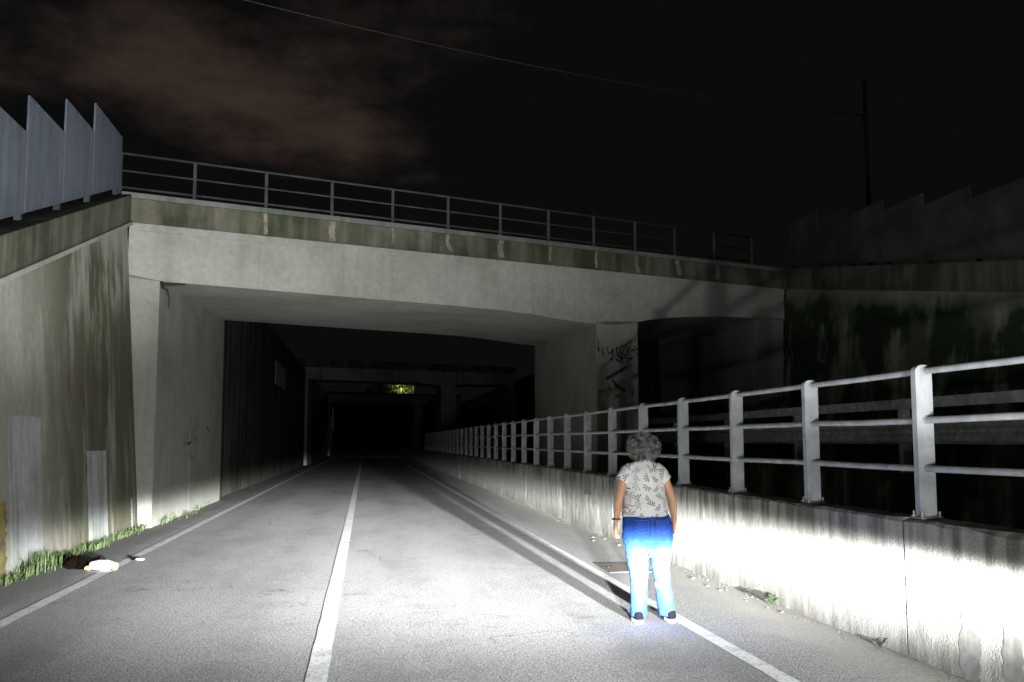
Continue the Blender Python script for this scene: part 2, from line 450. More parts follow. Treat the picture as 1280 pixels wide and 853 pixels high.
# the coping bar follows the top of the battered wall
def cop(y0, y1, zlo, zhi, proud, w=0.55):
    m_ = MB()
    x0, x1 = wx(lz(y0)) + proud, wx(lz(y1)) + proud
    m_.hexa([(x0, y0, lz(y0) + zlo), (x1, y1, lz(y1) + zlo), (x1 - w, y1, lz(y1) + zlo), (x0 - w, y0, lz(y0) + zlo)],
            [(x0, y0, lz(y0) + zhi), (x1, y1, lz(y1) + zhi), (x1 - w, y1, lz(y1) + zhi), (x0 - w, y0, lz(y0) + zhi)])
    return m_
cop(2.4, 18.36, 0.07, 0.55, 0.07).build('coping', 'coping_concrete', wl, bevel=0.012)
cop(2.4, 18.38, 0.0, 0.07, 0.11).build('drip_ledge', 'bridge_concrete', wl, bevel=0.008)
def wall_patch(name, mat, y0, y1, z0, z1, jag=0.014):
    m_ = MB(); k = 26
    pl = [(y0 + random.uniform(-jag, jag), z0 + (z1 - z0) * i / k) for i in range(k + 1)]
    pr = [(y1 + random.uniform(-jag, jag), z0 + (z1 - z0) * i / k) for i in range(k + 1)]
    vs = []
    for (a, za), (c, zc) in zip(pl, pr):
        vs += [(wx(za) + 0.004, a, za), (wx(zc) + 0.004, c, zc)]
    m_.raw(vs, [(2 * i, 2 * i + 1, 2 * i + 3, 2 * i + 2) for i in range(k)])
    return m_.build(name, mat, wl)
tagp(wall_patch('paint_patch', 'paint_grey', 12.12, 13.30, 0.0, 1.82), 'pale grey painted-over patch on the wall')
tagp(wall_patch('paint_patch', 'paint_grey', 15.35, 16.45, 0.0, 1.38), 'pale grey painted-over patch on the wall')
tagp(wall_patch('paint_patch', 'paint_yellow', 11.35, 12.0, 0.0, 0.85, 0.05), 'yellow paint smear on the wall')
wall_patch('lime_run', 'paint_pale', 18.0, 18.12, 0.0, 0.55, 0.02)

# sheet-metal fence standing on the wing wall
fl = thing('sheet_metal_fence', 'blue grey sheet metal fence stepping up the wing wall at upper left', 'fence', (-4.45, 12, 4.0))
brk = [8.85, 10.35, 11.9, 13.45, 15.03, 16.55, 18.36]
tops = [4.55, 5.04, 5.53, 6.02, 6.52, 6.98]
def fb(y): return 4.18 + 0.325 * (y - 12.62)
for i, tp in enumerate(tops):
    a, c = brk[i] + 0.008, brk[i + 1] - 0.008
    m_ = MB()
    m_.hexa([(-4.40, a, fb(a)), (-4.40, c, fb(c)), (-4.43, c, fb(c)), (-4.43, a, fb(a))], [(-4.40, a, tp), (-4.40, c, tp - 0.02), (-4.43, c, tp - 0.02), (-4.43, a, tp)])
    m_.build('panel', 'fence_sheet', fl, bevel=0.004)
for i, y in enumerate(brk[1:-1] + [18.30]):
    MB().box(-4.52, -4.435, y - 0.035, y + 0.035, lz(y) + 0.5, tops[i] - 0.1).build('post', 'bridge_rail_paint', fl)

# ------------------------------------------------------------------ the bridge
br = thing('road_bridge', 'pale concrete skew bridge spanning the road in the foreground', 'bridge', B1.p(0, 0))
prof = [(-0.36, 4.44), (0.2, 4.41), (2, 4.40), (4, 4.38), (6, 4.37), (7.2, 4.35), (8.0, 4.31), (8.6, 4.26), (9.2, 4.21), (9.8, 4.19), (10.3, 4.20), (10.8, 4.27), (11.3, 4.38), (12.0, 4.48), (12.8, 4.55), (13.6, 4.60), (14.6, 4.62), (15.66, 4.63)]
def deck(frame, prof, ztop, back, dz, name, mat, parent):
    m_ = MB(); k = len(prof); vs = []
    for s_, zb in prof:
        zt = ztop + (s_ / 16) * 0.05
        vs += [frame.p(s_, zb), frame.p(s_, zt), frame.p(s_, zt, back), frame.p(s_, zb + dz, back)]
    fs = []
    for i in range(k - 1):
        for j in range(4):
            a = 4 * i + j; b2 = 4 * i + (j + 1) % 4
            fs.append((a, b2, b2 + 4, a + 4))
    fs += [(3, 2, 1, 0), tuple(4 * (k - 1) + j for j in range(4))]
    m_.raw(vs, fs)
    return m_.build(name, mat, parent)
d_ = deck(B1, prof, 5.38, 8.4, 0.30, 'deck_slab', 'bridge_concrete', br)
def sbox(frame, s0, s1, z0, z1, b0, b1, out0=0.0):
    """box along the face from s0 to s1, from the face (moved out by out0) to b1 metres behind it"""
    m_ = MB()
    m_.hexa([frame.p(s0, z0, b0, out0), frame.p(s1, z0, b0, out0), frame.p(s1, z0, b1), frame.p(s0, z0, b1)],
            [frame.p(s0, z1, b0, out0), frame.p(s1, z1, b0, out0), frame.p(s1, z1, b1), frame.p(s0, z1, b1)])
    return m_
sbox(B1, -0.36, 15.66, 5.30, 5.44, -0.0, 0.3, 0.03).build('drip_ledge', 'bridge_concrete', br, bevel=0.012)
sbox(B1, -0.50, 15.70, 5.44, 5.90, 0.06, 0.5, 0.0).build('parapet', 'coping_concrete', br, bevel=0.01)
sbox(B1, -0.52, 15.72, 5.90, 6.00, 0.02, 0.62, 0.0).build('coping', 'cap_concrete', br, bevel=0.012)
sbox(B1, -0.50, 15.70, 5.44, 6.00, 7.9, 8.4).build('parapet', 'coping_concrete', br)
# left abutment: vertical inner face beside the leaning wing wall
m_ = MB()
m_.hexa([B1.p(-0.02, -.3), B1.p(0.2, -.3), B1.p(0.2, -.3, 8.4), B1.p(-0.02, -.3, 8.4)],
        [B1.p(-0.40, 4.5), B1.p(0.2, 4.42), B1.p(0.2, 4.72, 8.4), B1.p(-0.40, 4.8, 8.4)])
m_.build('abutment', 'pier_concrete', br)
m_ = MB()
m_.hexa([B1.p(9.77, -3.2), B1.p(10.95, -3.2), B1.p(10.95, -3.2, 8.4), B1.p(9.77, -3.2, 8.4)],
        [B1.p(9.77, 4.25), B1.p(10.95, 4.32), B1.p(10.95, 4.62, 8.4), B1.p(9.77, 4.55, 8.4)])
pier = m_.build('pier', 'pier_concrete', br)
m_ = MB()
m_.hexa([B1.p(14.95, -3.2), B1.p(15.45, -3.2), B1.p(15.45, -3.2, 8.4), B1.p(14.95, -3.2, 8.4)],
        [B1.p(14.62, 4.66), B1.p(15.62, 4.66), B1.p(15.62, 4.94, 8.4), B1.p(14.62, 4.94, 8.4)])
m_.build('abutment', 'pier_concrete', br)
# loose broken edge hanging at the left soffit corner
m_ = MB(); m_.tube([(-3.70, 18.66, 4.40), (-3.66, 18.62, 4.28), (-3.60, 18.66, 4.26), (-3.56, 18.68, 4.10), (-3.57, 18.70, 3.92)], 0.028, 6, 0.008)
m_.tube([(-3.70, 18.66, 4.34), (-3.45, 18.7, 4.36), (-3.30, 18.78, 4.38)], 0.035, 6, 0.012)
tagp(m_.build('broken_bracket', 'black_metal', br), 'broken dark bracket hanging under the bridge edge')

# graffiti on the pier: flat spray strokes
def ribbon(pts, w, fn, mat, parent, name='graffiti_stroke'):
    m_ = MB(); P = [Vector(fn(*q)) for q in pts]
    F2 = [Vector((a, b2)) for a, b2 in pts]
    # smooth the polyline
    def cr(p0, p1, p2, p3, t): return 0.5 * ((2 * p1) + (-p0 + p2) * t + (2 * p0 - 5 * p1 + 4 * p2 - p3) * t * t + (-p0 + 3 * p1 - 3 * p2 + p3) * t ** 3)
    S = []
    for i in range(len(F2) - 1):
        a = F2[max(0, i - 1)]; b2 = F2[i]; c = F2[i + 1]; d2 = F2[min(len(F2) - 1, i + 2)]
        for k in range(6): S.append(cr(a, b2, c, d2, k / 6))
    S.append(F2[-1])
    vs = []
    for i, q in enumerate(S):
        t = (S[min(i + 1, len(S) - 1)] - S[max(0, i - 1)])
        t = t.normalized() if t.length > 1e-6 else Vector((1, 0))
        n = Vector((-t.y, t.x)) * w * 0.5 * (0.75 + 0.35 * random.random())
        vs += [fn(*(q + n)), fn(*(q - n))]
    m_.raw(vs, [(2 * i, 2 * i + 1, 2 * i + 3, 2 * i + 2) for i in range(len(S) - 1)])
    return m_.build(name, mat, parent, fix=False)
GR = [('k', 0.03, [(9.79, 3.67), (9.83, 3.64), (9.88, 3.56)]), ('k', 0.025, [(9.82, 3.83), (9.84, 3.74), (9.82, 3.64), (9.83, 3.55)]), ('k', 0.03, [(9.99, 3.65), (9.94, 3.59), (9.95, 3.51), (10.01, 3.53)]), ('k', 0.03, [(10.06, 3.68), (10.09, 3.57), (10.16, 3.53), (10.23, 3.62), (10.2, 3.4), (10.13, 3.4)]), ('k', 0.03, [(10.21, 3.54), (10.25, 3.63)]), ('k', 0.035, [(10.32, 3.61), (10.39, 3.49), (10.49, 3.38)]), ('k', 0.035, [(10.49, 3.4), (10.42, 3.7)]), ('k', 0.04, [(10.45, 3.7), (10.62, 3.76), (10.76, 3.87)]), ('g', 0.035, [(10.55, 3.68), (10.5, 3.55), (10.6, 3.5), (10.65, 3.67), (10.56, 3.71)]), ('k', 0.03, [(10.7, 3.71), (10.67, 3.55)]), ('k', 0.03, [(10.79, 3.67), (10.75, 3.59)]), ('b', 0.03, [(10.82, 3.74), (10.92, 3.65), (10.8, 3.65), (10.88, 3.57), (10.92, 3.52)]), ('k', 0.03, [(10.36, 3.49), (10.53, 3.44), (10.79, 3.45), (10.66, 3.39), (10.66, 3.3), (10.73, 3.26)]), ('g', 0.05, [(10.31, 3.41), (10.39, 3.36), (10.5, 3.34)]), ('b', 0.09, [(10.03, 2.94), (10.25, 3.05), (10.64, 3.25)]), ('b', 0.07, [(10.19, 2.92), (10.33, 2.79), (10.55, 2.66)]), ('k', 0.03, [(10.07, 2.77), (10.17, 2.67)]), ('k', 0.03, [(10.02, 2.6), (10.1, 2.53)]), ('k', 0.03, [(9.79, 2.65), (9.89, 2.66)]), ('r', 0.05, [(10.27, 2.54), (10.44, 2.59)]), ('r', 0.03, [(10.49, 2.68), (10.58, 2.73)]), ('k', 0.03, [(10.64, 2.86), (10.69, 2.66)]), ('g', 0.04, [(10.74, 2.57), (10.8, 2.76)]), ('k', 0.025, [(10.31, 3.61), (10.33, 3.7), (10.37, 3.61)])]
GM = {'k': 'tag_black', 'b': 'tag_blue', 'g': 'tag_green', 'r': 'tag_red'}
for i, (c, w, pts) in enumerate(GR):
    off = 0.003 + 0.0012 * i
    ribbon(pts, w, lambda s_, z, o_=off: B1.p(s_, z, 0, o_), GM[c], pier)
LT = [(0.06, [(22.25, 2.02), (22.47, 1.89)]), (0.07, [(22.13, 1.71), (21.99, 1.49), (22.53, 1.52), (22.58, 1.81)]), (0.05, [(21.63, 1.52), (21.82, 1.4)]), (0.05, [(22.49, 1.23), (22.81, 1.1)]), (0.05, [(22.98, 1.75), (23.06, 1.85)]), (0.05, [(22.92, 1.52), (23.2, 1.62)]), (0.08, [(24.54, 1.86), (24.91, 1.77)])]
for i, (w, pts) in enumerate(LT):
    ribbon(pts, w * 0.8, lambda y, z, o_=0.003 + 0.001 * i: (B1.p(0.2, 0)[0] + o_, y, z), 'tag_black', br)
ribbon([(22.3, 1.15), (22.34, 0.7), (22.40, 0.05)], 0.22, lambda y, z: (B1.p(0.2, 0)[0] + 0.003, y, z), 'paint_pale', br, 'lime_run')

# railing on the bridge edge
rb = thing('bridge_railing', 'thin steel railing along the top edge of the pale bridge', 'railing', B1.p(0, 6.0, 0.25))
rs = [-0.6, 0.72, 2.08, 3.42, 4.74, 6.02, 7.30, 8.55, 9.79, 10.98, 12.18, 13.44, 14.7]
first = None
for s_ in rs:
    q = B1.p(s_, 5.99, 0.25)
    if first is None:
        m_ = MB(); m_.box(q[0] - .028, q[0] + .028, q[1] - .028, q[1] + .028, 5.99, 6.76)
        m_.box(q[0] - .07, q[0] + .07, q[1] - .07, q[1] + .07, 5.985, 6.01)
        first = m_.build('post', 'bridge_rail_paint', rb, loc=q)
    else: share(first, q, rb)
for z, r_ in ((6.75, .024), (6.43, .018), (6.12, .022)):
    MB().tube([B1.p(-0.75, z, 0.25), B1.p(14.9, z, 0.25)], r_, 8).build('rail', 'bridge_rail_paint', rb, smooth=True)

rnd = random.Random(21)
for s_ in rs[2:-1]:
    w = rnd.uniform(.06, .16)
    ribbon([(s_ + rnd.uniform(-.03, .03), 5.89), (s_ + rnd.uniform(-.03, .05), 5.7), (s_ + rnd.uniform(-.02, .08), 5.46 + rnd.uniform(0, .1))], w, lambda a, z: B1.p(a, z, 0.06, .004), 'lime', br, 'lime_run')

# ------------------------------------------------------------------ parapet wall and railing on the right of the road
pw = thing('concrete_parapet', 'long low concrete wall along the right edge of the road', 'wall', (3.98, 10, 0))
joint = [6.82 + 4.3 * k for k in range(-3, 26)]
for i in range(len(joint) - 1):
    y0, y1 = joint[i] + 0.011, joint[i + 1] - 0.011
    m_ = MB(); n = 24 if y0 < 30 else 4
    rows = []
    for k in range(n + 1):
        y = y0 + (y1 - y0) * k / n
        j = lambda a: random.uniform(-a, a)
        a = 0.010 if y0 < 30 else 0
        rows.append([(3.84 + j(.002), y, -0.1), (3.84 + j(.003), y, 0.62), (3.84 + j(.004), y, 0.945 + j(a)), (3.862 + j(a), y, 0.97 + j(a) * 0.8), (4.09, y, 0.972), (4.12, y, 0.95), (4.12, y, -0.1)])
    vs = [q for r_ in rows for q in r_]; c = 7
    fs = [(c * i2 + j2, c * i2 + (j2 + 1) % c, c * (i2 + 1) + (j2 + 1) % c, c * (i2 + 1) + j2) for i2 in range(n) for j2 in range(c)]
    fs += [tuple(range(c)), tuple(c * n + j2 for j2 in range(c))]
    m_.raw(vs, fs).build('panel', 'parapet_concrete', pw)
for jy in joint[1:14]: MB().box(3.843, 3.875, jy - .0105, jy + .0105, 0.0, 0.955).build('joint_seal', 'tag_black', pw)
MB().box(3.876, 4.10, joint[0] + .02, joint[-1] - .02, -0.1, 0.94).build('joint_filler', 'dark_concrete', pw)

simple('dark_mark', (0.30, 0.295, 0.275), 0.9, 0, 0.4, 9)  # darker tone for the marks on the parapet face
def par_run(pts, w, mat, off=.006): return ribbon(pts, w, lambda y, z: (3.84 - off, y, z), mat, pw, 'parapet_mark')
par_run([(6.05, -.02), (6.06, .15), (6.03, .34), (6.03, .44)], .22, 'dark_mark')
par_run([(5.62, -.02), (5.62, .2), (5.60, .42)], .20, 'dark_mark', .0075)
par_run([(17.2, .93), (17.2, .60)], .50, 'dark_mark')
par_run([(16.2, .93), (16.2, .62)], .30, 'paint_pale', .008)

rl = thing('steel_railing', 'grey steel railing with three tube rails on the low concrete wall', 'railing', (3.98, 10, 0.97))
def railing_post():
    m_ = MB(); y0 = 0.0
    # channel section seen end-on: rounded web with two flanges
    prof = [(-.063, 0.012)]
    w, h, r_ = 0.063, 1.10, 0.05
    out = [(-w, 0.01), (w, 0.01), (w, h - r_)]
    out += [(w - r_ + r_ * math.cos(t), h - r_ + r_ * math.sin(t)) for t in [rad(20 * k) for k in range(1, 5)]]
    out += [(-w + r_ + r_ * math.cos(t), h - r_ + r_ * math.sin(t)) for t in [rad(90 + 18 * k) for k in range(0, 6)]]
    n = len(out)
    f = [(x, -0.006, z) for x, z in out]; b2 = [(x, 0.006, z) for x, z in out]
    m_.raw(f + b2, [tuple(range(n)), tuple(reversed(range(n, 2 * n)))] + [(i, (i + 1) % n, n + (i + 1) % n, n + i) for i in range(n)])
    # flange running round the outline
    path = [out[0]] + list(reversed(out[3:])) + [out[2], out[1]]
    path = [(-w, 0.01)] + [q for q in reversed(out[2:])] + [(w, 0.01)]
    ins = []
    for x, z in path:
        cx, cz = 0, h - r_ * 1.2
        ins.append((x * (1 - 0.010 / w), z - (0.010 if z > h - r_ else 0)))
    vs = []
    for (x, z), (xi, zi) in zip(path, ins):
        vs += [(x, 0.0055, z), (x, 0.060, z), (xi, 0.060, zi), (xi, 0.0055, zi)]
    k = len(path)
    fs = [(4 * i + j, 4 * i + (j + 1) % 4, 4 * (i + 1) + (j + 1) % 4, 4 * (i + 1) + j) for i in range(k - 1) for j in range(4)]
    fs += [(0, 1, 2, 3), tuple(4 * (k - 1) + j for j in range(4))]
    m_.raw(vs, fs)
    return m_
def offset(mb, v):
    mb.v = [(a + v[0], b2 + v[1], c + v[2]) for a, b2, c in mb.v]; return mb
def bolt_mb(x, y, z):
    m_ = MB(); m_.tube([(x, y, z), (x, y, z + 0.012)], 0.016, 6); m_.tube([(x, y, z + 0.012), (x, y, z + 0.04)], 0.008, 6); return m_
y0 = 6.715 - 1.845 * 2
proto = None
for k in range(36):
    y = y0 + 1.845 * k
    L = (3.98, y, 0.97)
    if proto is None:
        pp = offset(railing_post(), L).build('post', 'rail_paint', rl, loc=L)
        plate = MB().box(3.98 - .085, 3.98 + .085, y - .06, y + .10, 0.970, 0.984).build('base_plate', 'rail_paint', pp, loc=L, bevel=0.003)
        bolts = [bolt_mb(3.98 + sx_ * .066, y + yy, 0.984).build('bolt', 'bolt_steel', pp, loc=L) for sx_ in (-1, 1) for yy in (-.035, .08)]
        proto = (pp, plate, bolts)
    else:
        o = share(proto[0], L, rl)
        share(proto[1], L, o)
        if y < 22:
            for b_ in proto[2]: share(b_, L, o)
        if k < 14: o.rotation_euler = (random.uniform(-.008, .008), random.uniform(-.004, .004), random.uniform(-.03, .03))
for z in (2.025, 1.675, 1.330):
    pts = [(3.985, y0 - 0.4, z)]
    for k in range(36):
        jz, jx = random.uniform(-.005, .005), random.uniform(-.004, .004)
        pts += [(3.985 + jx, y0 + 1.845 * k, z + jz), (3.985 + jx + random.uniform(-.004, .004), y0 + 1.845 * (k + .5), z + jz - random.uniform(0, .004))]
    MB().tube(pts, 0.0245, 12).build('rail', 'rail_paint', rl, smooth=True)
    first_c = None
    for k in range(14):
        y = y0 + 1.845 * k; L = (3.985, y, z)
        if first_c is None: first_c = MB().tube([(3.985, y - .028, z), (3.985, y - .006, z)], 0.030, 12).build('weld_collar', 'rail_paint', rl, smooth=True, loc=L)
        else: share(first_c, L, rl)

# ------------------------------------------------------------------ far side of the sunken channel
fk = thing('channel_wall', 'dark concrete channel wall below the far guardrail on the right', 'wall', (8.6, 15, -3.2))
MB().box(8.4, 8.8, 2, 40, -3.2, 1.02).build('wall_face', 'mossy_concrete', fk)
gr = thing('guardrail', 'dim guardrail with square posts on the far side of the channel', 'guardrail', (8.55, 15, 1.02))
first = None
for k in range(8):
    y = 3.05 + 3.99 * k; L = (8.55, y, 1.02)
    if first is None: first = MB().box(8.48, 8.62, y - .07, y + .07, 1.02, 2.20).build('post', 'rail_paint_dim', gr, loc=L, bevel=.01)
    else: share(first, L, gr)
MB().box(8.44, 8.479, 2.4, 32, 2.03, 2.19).build('top_rail', 'rail_paint_dim', gr, bevel=.01)
m_ = MB(); prof2 = [(0, 1.48), (-.05, 1.53), (-.05, 1.60), (0, 1.65), (0, 1.69), (-.05, 1.74), (-.05, 1.81), (0, 1.86)]
vs = []; 
for yy in (2.4, 32):
    vs += [(8.475 + a, yy, z) for a, z in prof2] + [(8.479 + a, yy, z) for a, z in reversed(prof2)]
n = 16
m_.raw(vs, [(j, (j + 1) % n, n + (j + 1) % n, n + j) for j in range(n)] + [tuple(range(n)), tuple(range(n, 2 * n))])
m_.build('wave_beam', 'rail_paint_dim', gr)

wr = thing('retaining_wall', 'dark mossy wing wall with coping, far right beyond the railings', 'wall', (10.6, 15, -3.2))
def wrx(z): return 10.33 + 0.066 * z
m_ = MB(); ya, yb = 2.4, 24.25
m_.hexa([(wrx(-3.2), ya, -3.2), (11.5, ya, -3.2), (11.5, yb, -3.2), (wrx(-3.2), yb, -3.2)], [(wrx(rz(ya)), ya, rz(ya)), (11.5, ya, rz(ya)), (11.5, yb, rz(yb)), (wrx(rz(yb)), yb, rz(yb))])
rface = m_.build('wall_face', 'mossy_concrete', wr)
m_ = MB()
xa, xb = wrx(rz(ya)) - .08, wrx(rz(yb)) - .08
m_.hexa([(xa, ya, rz(ya)), (11.1, ya, rz(ya)), (11.1, yb, rz(yb)), (xb, yb, rz(yb))], [(xa, ya, rz(ya) + .52), (11.1, ya, rz(ya) + .52), (11.1, yb, rz(yb) + .54), (xb, yb, rz(yb) + .54)])
m_.build('coping', 'coping_concrete', wr, bevel=.012)
ring = [(22.05 + .22 * math.cos(t), 3.67 + .30 * math.sin(t)) for t in [rad(30 * k) for k in range(13)]]
ribbon(ring, 0.05, lambda y, z: (wrx(z) - .004, y, z), 'tag_faded', rface)
ribbon([(q[0] + 1.9, q[1] - .05) for q in ring[:9]], 0.05, lambda y, z: (wrx(z) - .004, y, z), 'tag_faded', rface)
fr = thing('sheet_metal_fence', 'faint sheet metal fence on the dark wing wall at the right', 'fence', (10.9, 15, 5))
yy = 24.3
while yy > 6:
    a, c = yy - 1.55, yy
    b0, b1 = rz(a) + .62, rz(c) + .62
    tp = rz(c) + .54 + 1.18
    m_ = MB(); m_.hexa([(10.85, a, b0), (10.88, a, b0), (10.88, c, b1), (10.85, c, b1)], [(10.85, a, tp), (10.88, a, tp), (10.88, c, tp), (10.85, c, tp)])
    m_.build('panel', 'fence_sheet_shaded', fr, bevel=.004)
    MB().box(10.885, 10.96, c - .08, c - .01, rz(c) + .5, tp - .1).build('post', 'bridge_rail_paint', fr)
    yy -= 1.565

# ------------------------------------------------------------------ walls and bridges further on
def far_wall(name, label, x0, x1, y0, y1, z1, mat='dark_concrete', z0=-0.3):
    t = thing(name, label, 'wall', ((x0 + x1) / 2, y0, 0))
    MB().box(x0, x1, y0, y1, z0, z1).build('wall_face', mat, t); return t
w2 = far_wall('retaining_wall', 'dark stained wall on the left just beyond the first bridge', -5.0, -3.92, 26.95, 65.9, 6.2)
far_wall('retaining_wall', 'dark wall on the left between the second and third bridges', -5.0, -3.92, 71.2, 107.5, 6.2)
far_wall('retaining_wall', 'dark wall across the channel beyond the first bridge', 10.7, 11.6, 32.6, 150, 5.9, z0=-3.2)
sg = thing('wall_sign', 'small blank pale panel fixed to dark wall beyond the bridge on the left', 'sign', (-3.9, 46, 4.2))
MB().box(-3.915, -3.87, 44.2, 49.5, 4.0, 5.0).build('panel', 'paint_pale', sg, bevel=.01)

def far_bridge(label, y, zb, zt, depth, zp):
    F = Frame(-3.92, y)
    t = thing('road_bridge', label, 'bridge', F.p(0, 0))
    deck(F, [(-0.5, zb), (7.5, zb), (9.8, zb - .15), (12, zb), (15.7, zb)], zt - 0.05, depth, 0.1, 'deck_slab', 'far_concrete', t)
    sbox(F, -.6, 15.8, zt, zp, .06, .5).build('parapet', 'coping_concrete', t)
    m2 = MB(); m2.hexa([F.p(-.02, -.3), F.p(.2, -.3), F.p(.2, -.3, depth), F.p(-.02, -.3, depth)], [F.p(-.45, zb), F.p(.2, zb), F.p(.2, zb, depth), F.p(-.45, zb, depth)])
    m2.build('abutment', 'far_concrete', t)
    sbox(F, 9.77, 10.95, -3.2, zb, 0, depth).build('pier', 'far_concrete', t)
    sbox(F, 15.0, 15.7, -3.2, zb, 0, depth).build('abutment', 'far_concrete', t)
    return t
far_bridge('dim second bridge crossing the road beyond the first one', 66, 5.55, 6.40, 5.0, 6.9)
far_bridge('faint third bridge deepest in the dark underpass', 108, 5.7, 6.55, 12.0, 6.8)

mb = MB(); n = 40
hv = []
for i in range(n + 1):
    x = -90 + 180 * i / n
    for j, (yy, hh) in enumerate(((122, -3.3), (126, 3.2), (131, 6.0), (142, 7.0), (190, 9.0))):
        hv.append((x, yy + 2 * mnoise.noise(Vector((x * .1, j, 0))), hh + (1.0 * mnoise.noise(Vector((x * .12, j * 1.7, 4))) if j else 0)))
mb.raw(hv, [(i * 5 + j, (i + 1) * 5 + j, (i + 1) * 5 + j + 1, i * 5 + j + 1) for i in range(n) for j in range(4)])
struct('added_hill', mb, 'soil')  # added hill, blocks the sky glow and lamplight beyond the underpass

# street lamp and lit tree far beyond the bridges
lp = thing('street_lamp', 'tiny street lamp glimpsed deep beyond the second bridge', 'street lamp', (6.6, 142, 5.9))
MB().tube([(6.6, 142, 5.4), (6.6, 142, 9.3)], 0.08, 8, 0.05).tube([(6.6, 142, 9.25), (6.3, 141.9, 9.55), (5.9, 141.8, 9.6)], .04, 6).build('pole', 'black_metal', lp)
MB().box(5.5, 6.05, 141.7, 141.9, 9.53, 9.65).build('lamp_head', 'black_metal', lp, bevel=.02)
m, T, b = new_mat('lamp_glow'); b.inputs['Emission Color'].default_value = (1, .9, .6, 1); b.inputs['Emission Strength'].default_value = 5
MB().box(5.55, 6.0, 141.66, 141.88, 9.50, 9.528).build('lens', 'lamp_glow', lp)
PL_ = bpy.data.lights.new('street_lamp_light', 'POINT'); PL_.energy = 420; PL_.color = (1, .93, .45); PL_.shadow_soft_size = .12
po = bpy.data.objects.new('street_lamp_light', PL_); col.objects.link(po); po.parent = lp; po.location = Vector((5.5, 141.2, 9.3)) - Vector(lp.location)

def tree(name, label, base, h, rx, rzz, n, seed, mat='tree_leaf', leaf=0.35, zc=None):
    rnd = random.Random(seed)
    t = thing(name, label, 'tree', base)
    bx_, by_, bz_ = base
    m_ = MB(); m_.tube([(bx_, by_, bz_), (bx_ + .1, by_, bz_ + h * .3), (bx_ - .1, by_ + .1, bz_ + h * .6)], .22, 8, .12)
    for k in range(6):
        a = k * 1.05 + rnd.random(); m_.tube([(bx_, by_, bz_ + h * (.4 + .04 * k)), (bx_ + math.cos(a) * rx * .6, by_ + math.sin(a) * rx * .6, bz_ + h * (.62 + .05 * k))], .07, 6, .02)
    m_.build('trunk', 'bark', t)
    m_ = MB(); cz = bz_ + (zc or h * .72)
    cl = [(rnd.gauss(0, .5), rnd.gauss(0, .5), rnd.gauss(0, .5), rnd.uniform(.25, .5)) for _ in range(26)]
    for _ in range(n):
        cx, cy, c3, rr = rnd.choice(cl)
        v = Vector((rnd.gauss(0, 1), rnd.gauss(0, 1), rnd.gauss(0, 1))).normalized() * rr * rnd.random() ** .4
        q = Vector((bx_ + (cx + v.x) * rx, by_ + (cy + v.y) * rx, cz + (c3 + v.z) * rzz))
        u = Vector((rnd.gauss(0, 1), rnd.gauss(0, 1), rnd.gauss(0, 1))).normalized(); w = u.orthogonal().normalized()
        s_ = leaf * rnd.uniform(.6, 1.2)
        m_.face([q - u * s_ * .5, q + w * s_ * .25, q + u * s_ * .5, q - w * s_ * .25])
    m_.build('crown', mat, t, fix=False)
    return t
tree('tree', 'yellow green lamplit tree glimpsed deep beyond the second bridge', (3.1, 143, 6.0), 5.6, 2.6, 2.2, 5000, 3, zc=2.6)

# added post; its pale plate stands in for a lamplit pier edge
dp = thing('lit_strip_post', 'thin added post, pale plate standing for a lamplit pier edge, deep left in the underpass', 'post', (-3.35, 104, 0))
MB().box(-3.38, -3.32, 103.95, 104.05, 0, 4.9).build('post', 'black_metal', dp)
MB().box(-3.44, -3.26, 103.90, 103.94, 2.7, 4.9).build('plate', 'plastic_white', dp)

# overhead cable and its pole
up = thing('utility_pole', 'dark utility pole rising behind the right wing wall', 'pole', (17.2, 32, 5.5))
MB().tube([(17.2, 32, 5.4), (17.2, 32, 14.2)], .10, 10, .06).build('shaft', 'wood_pole', up, smooth=True)
MB().box(17.0, 17.18, 31.75, 31.9, 12.7, 12.9).build('insulator', 'wood_pole', up)
pts = []
for k in range(41):
    t = k / 40
    x = 17.1 + (-24 - 17.1) * t; y = 31.8 + (11.7 - 31.8) * t
    z = 12.83 + (12.9 - 12.83) * t - 4 * 1.55 * t * (1 - t)
    pts.append((x, y, z))
cb = MB().tube(pts, .016, 6).build('overhead_cable', 'cable_skin', smooth=True)
tagp(cb, 'thin overhead cable crossing the dark sky above the bridge', 'cable')

# ------------------------------------------------------------------ small things on the road
# grass along the foot of the wing wall
rnd = random.Random(11)
m_ = MB()
def blade(x, y, h, lean, ang, w):
    dx, dy = math.cos(ang), math.sin(ang)
    px, py = -dy * w, dx * w
    p0 = (x, y, 0); p1 = (x + dx * lean * .35, y + dy * lean * .35, h * .65); p2 = (x + dx * lean, y + dy * lean, h)
    m_.face([(p0[0] - px, p0[1] - py, 0), (p0[0] + px, p0[1] + py, 0), (p1[0] + px * .8, p1[1] + py * .8, p1[2]), (p1[0] - px * .8, p1[1] - py * .8, p1[2])])
    m_.face([(p1[0] - px * .8, p1[1] - py * .8, p1[2]), (p1[0] + px * .8, p1[1] + py * .8, p1[2]), p2])
y = 11.2
while y < 27:
    dens = 0.35 + 0.65 * mnoise.noise(Vector((y * .9, 3.1, 0)))
    for k in range(int(10 + 48 * max(0, dens))):
        yy = y + rnd.uniform(0, .3); h = rnd.uniform(.03, .10) * (1 + max(0, dens))
        blade(rnd.uniform(-3.90, -3.90 + .10 + .14 * max(0, dens)), yy, h, rnd.uniform(.01, .07), rnd.uniform(-1.6, 1.6), rnd.uniform(.003, .007))
    y += .3
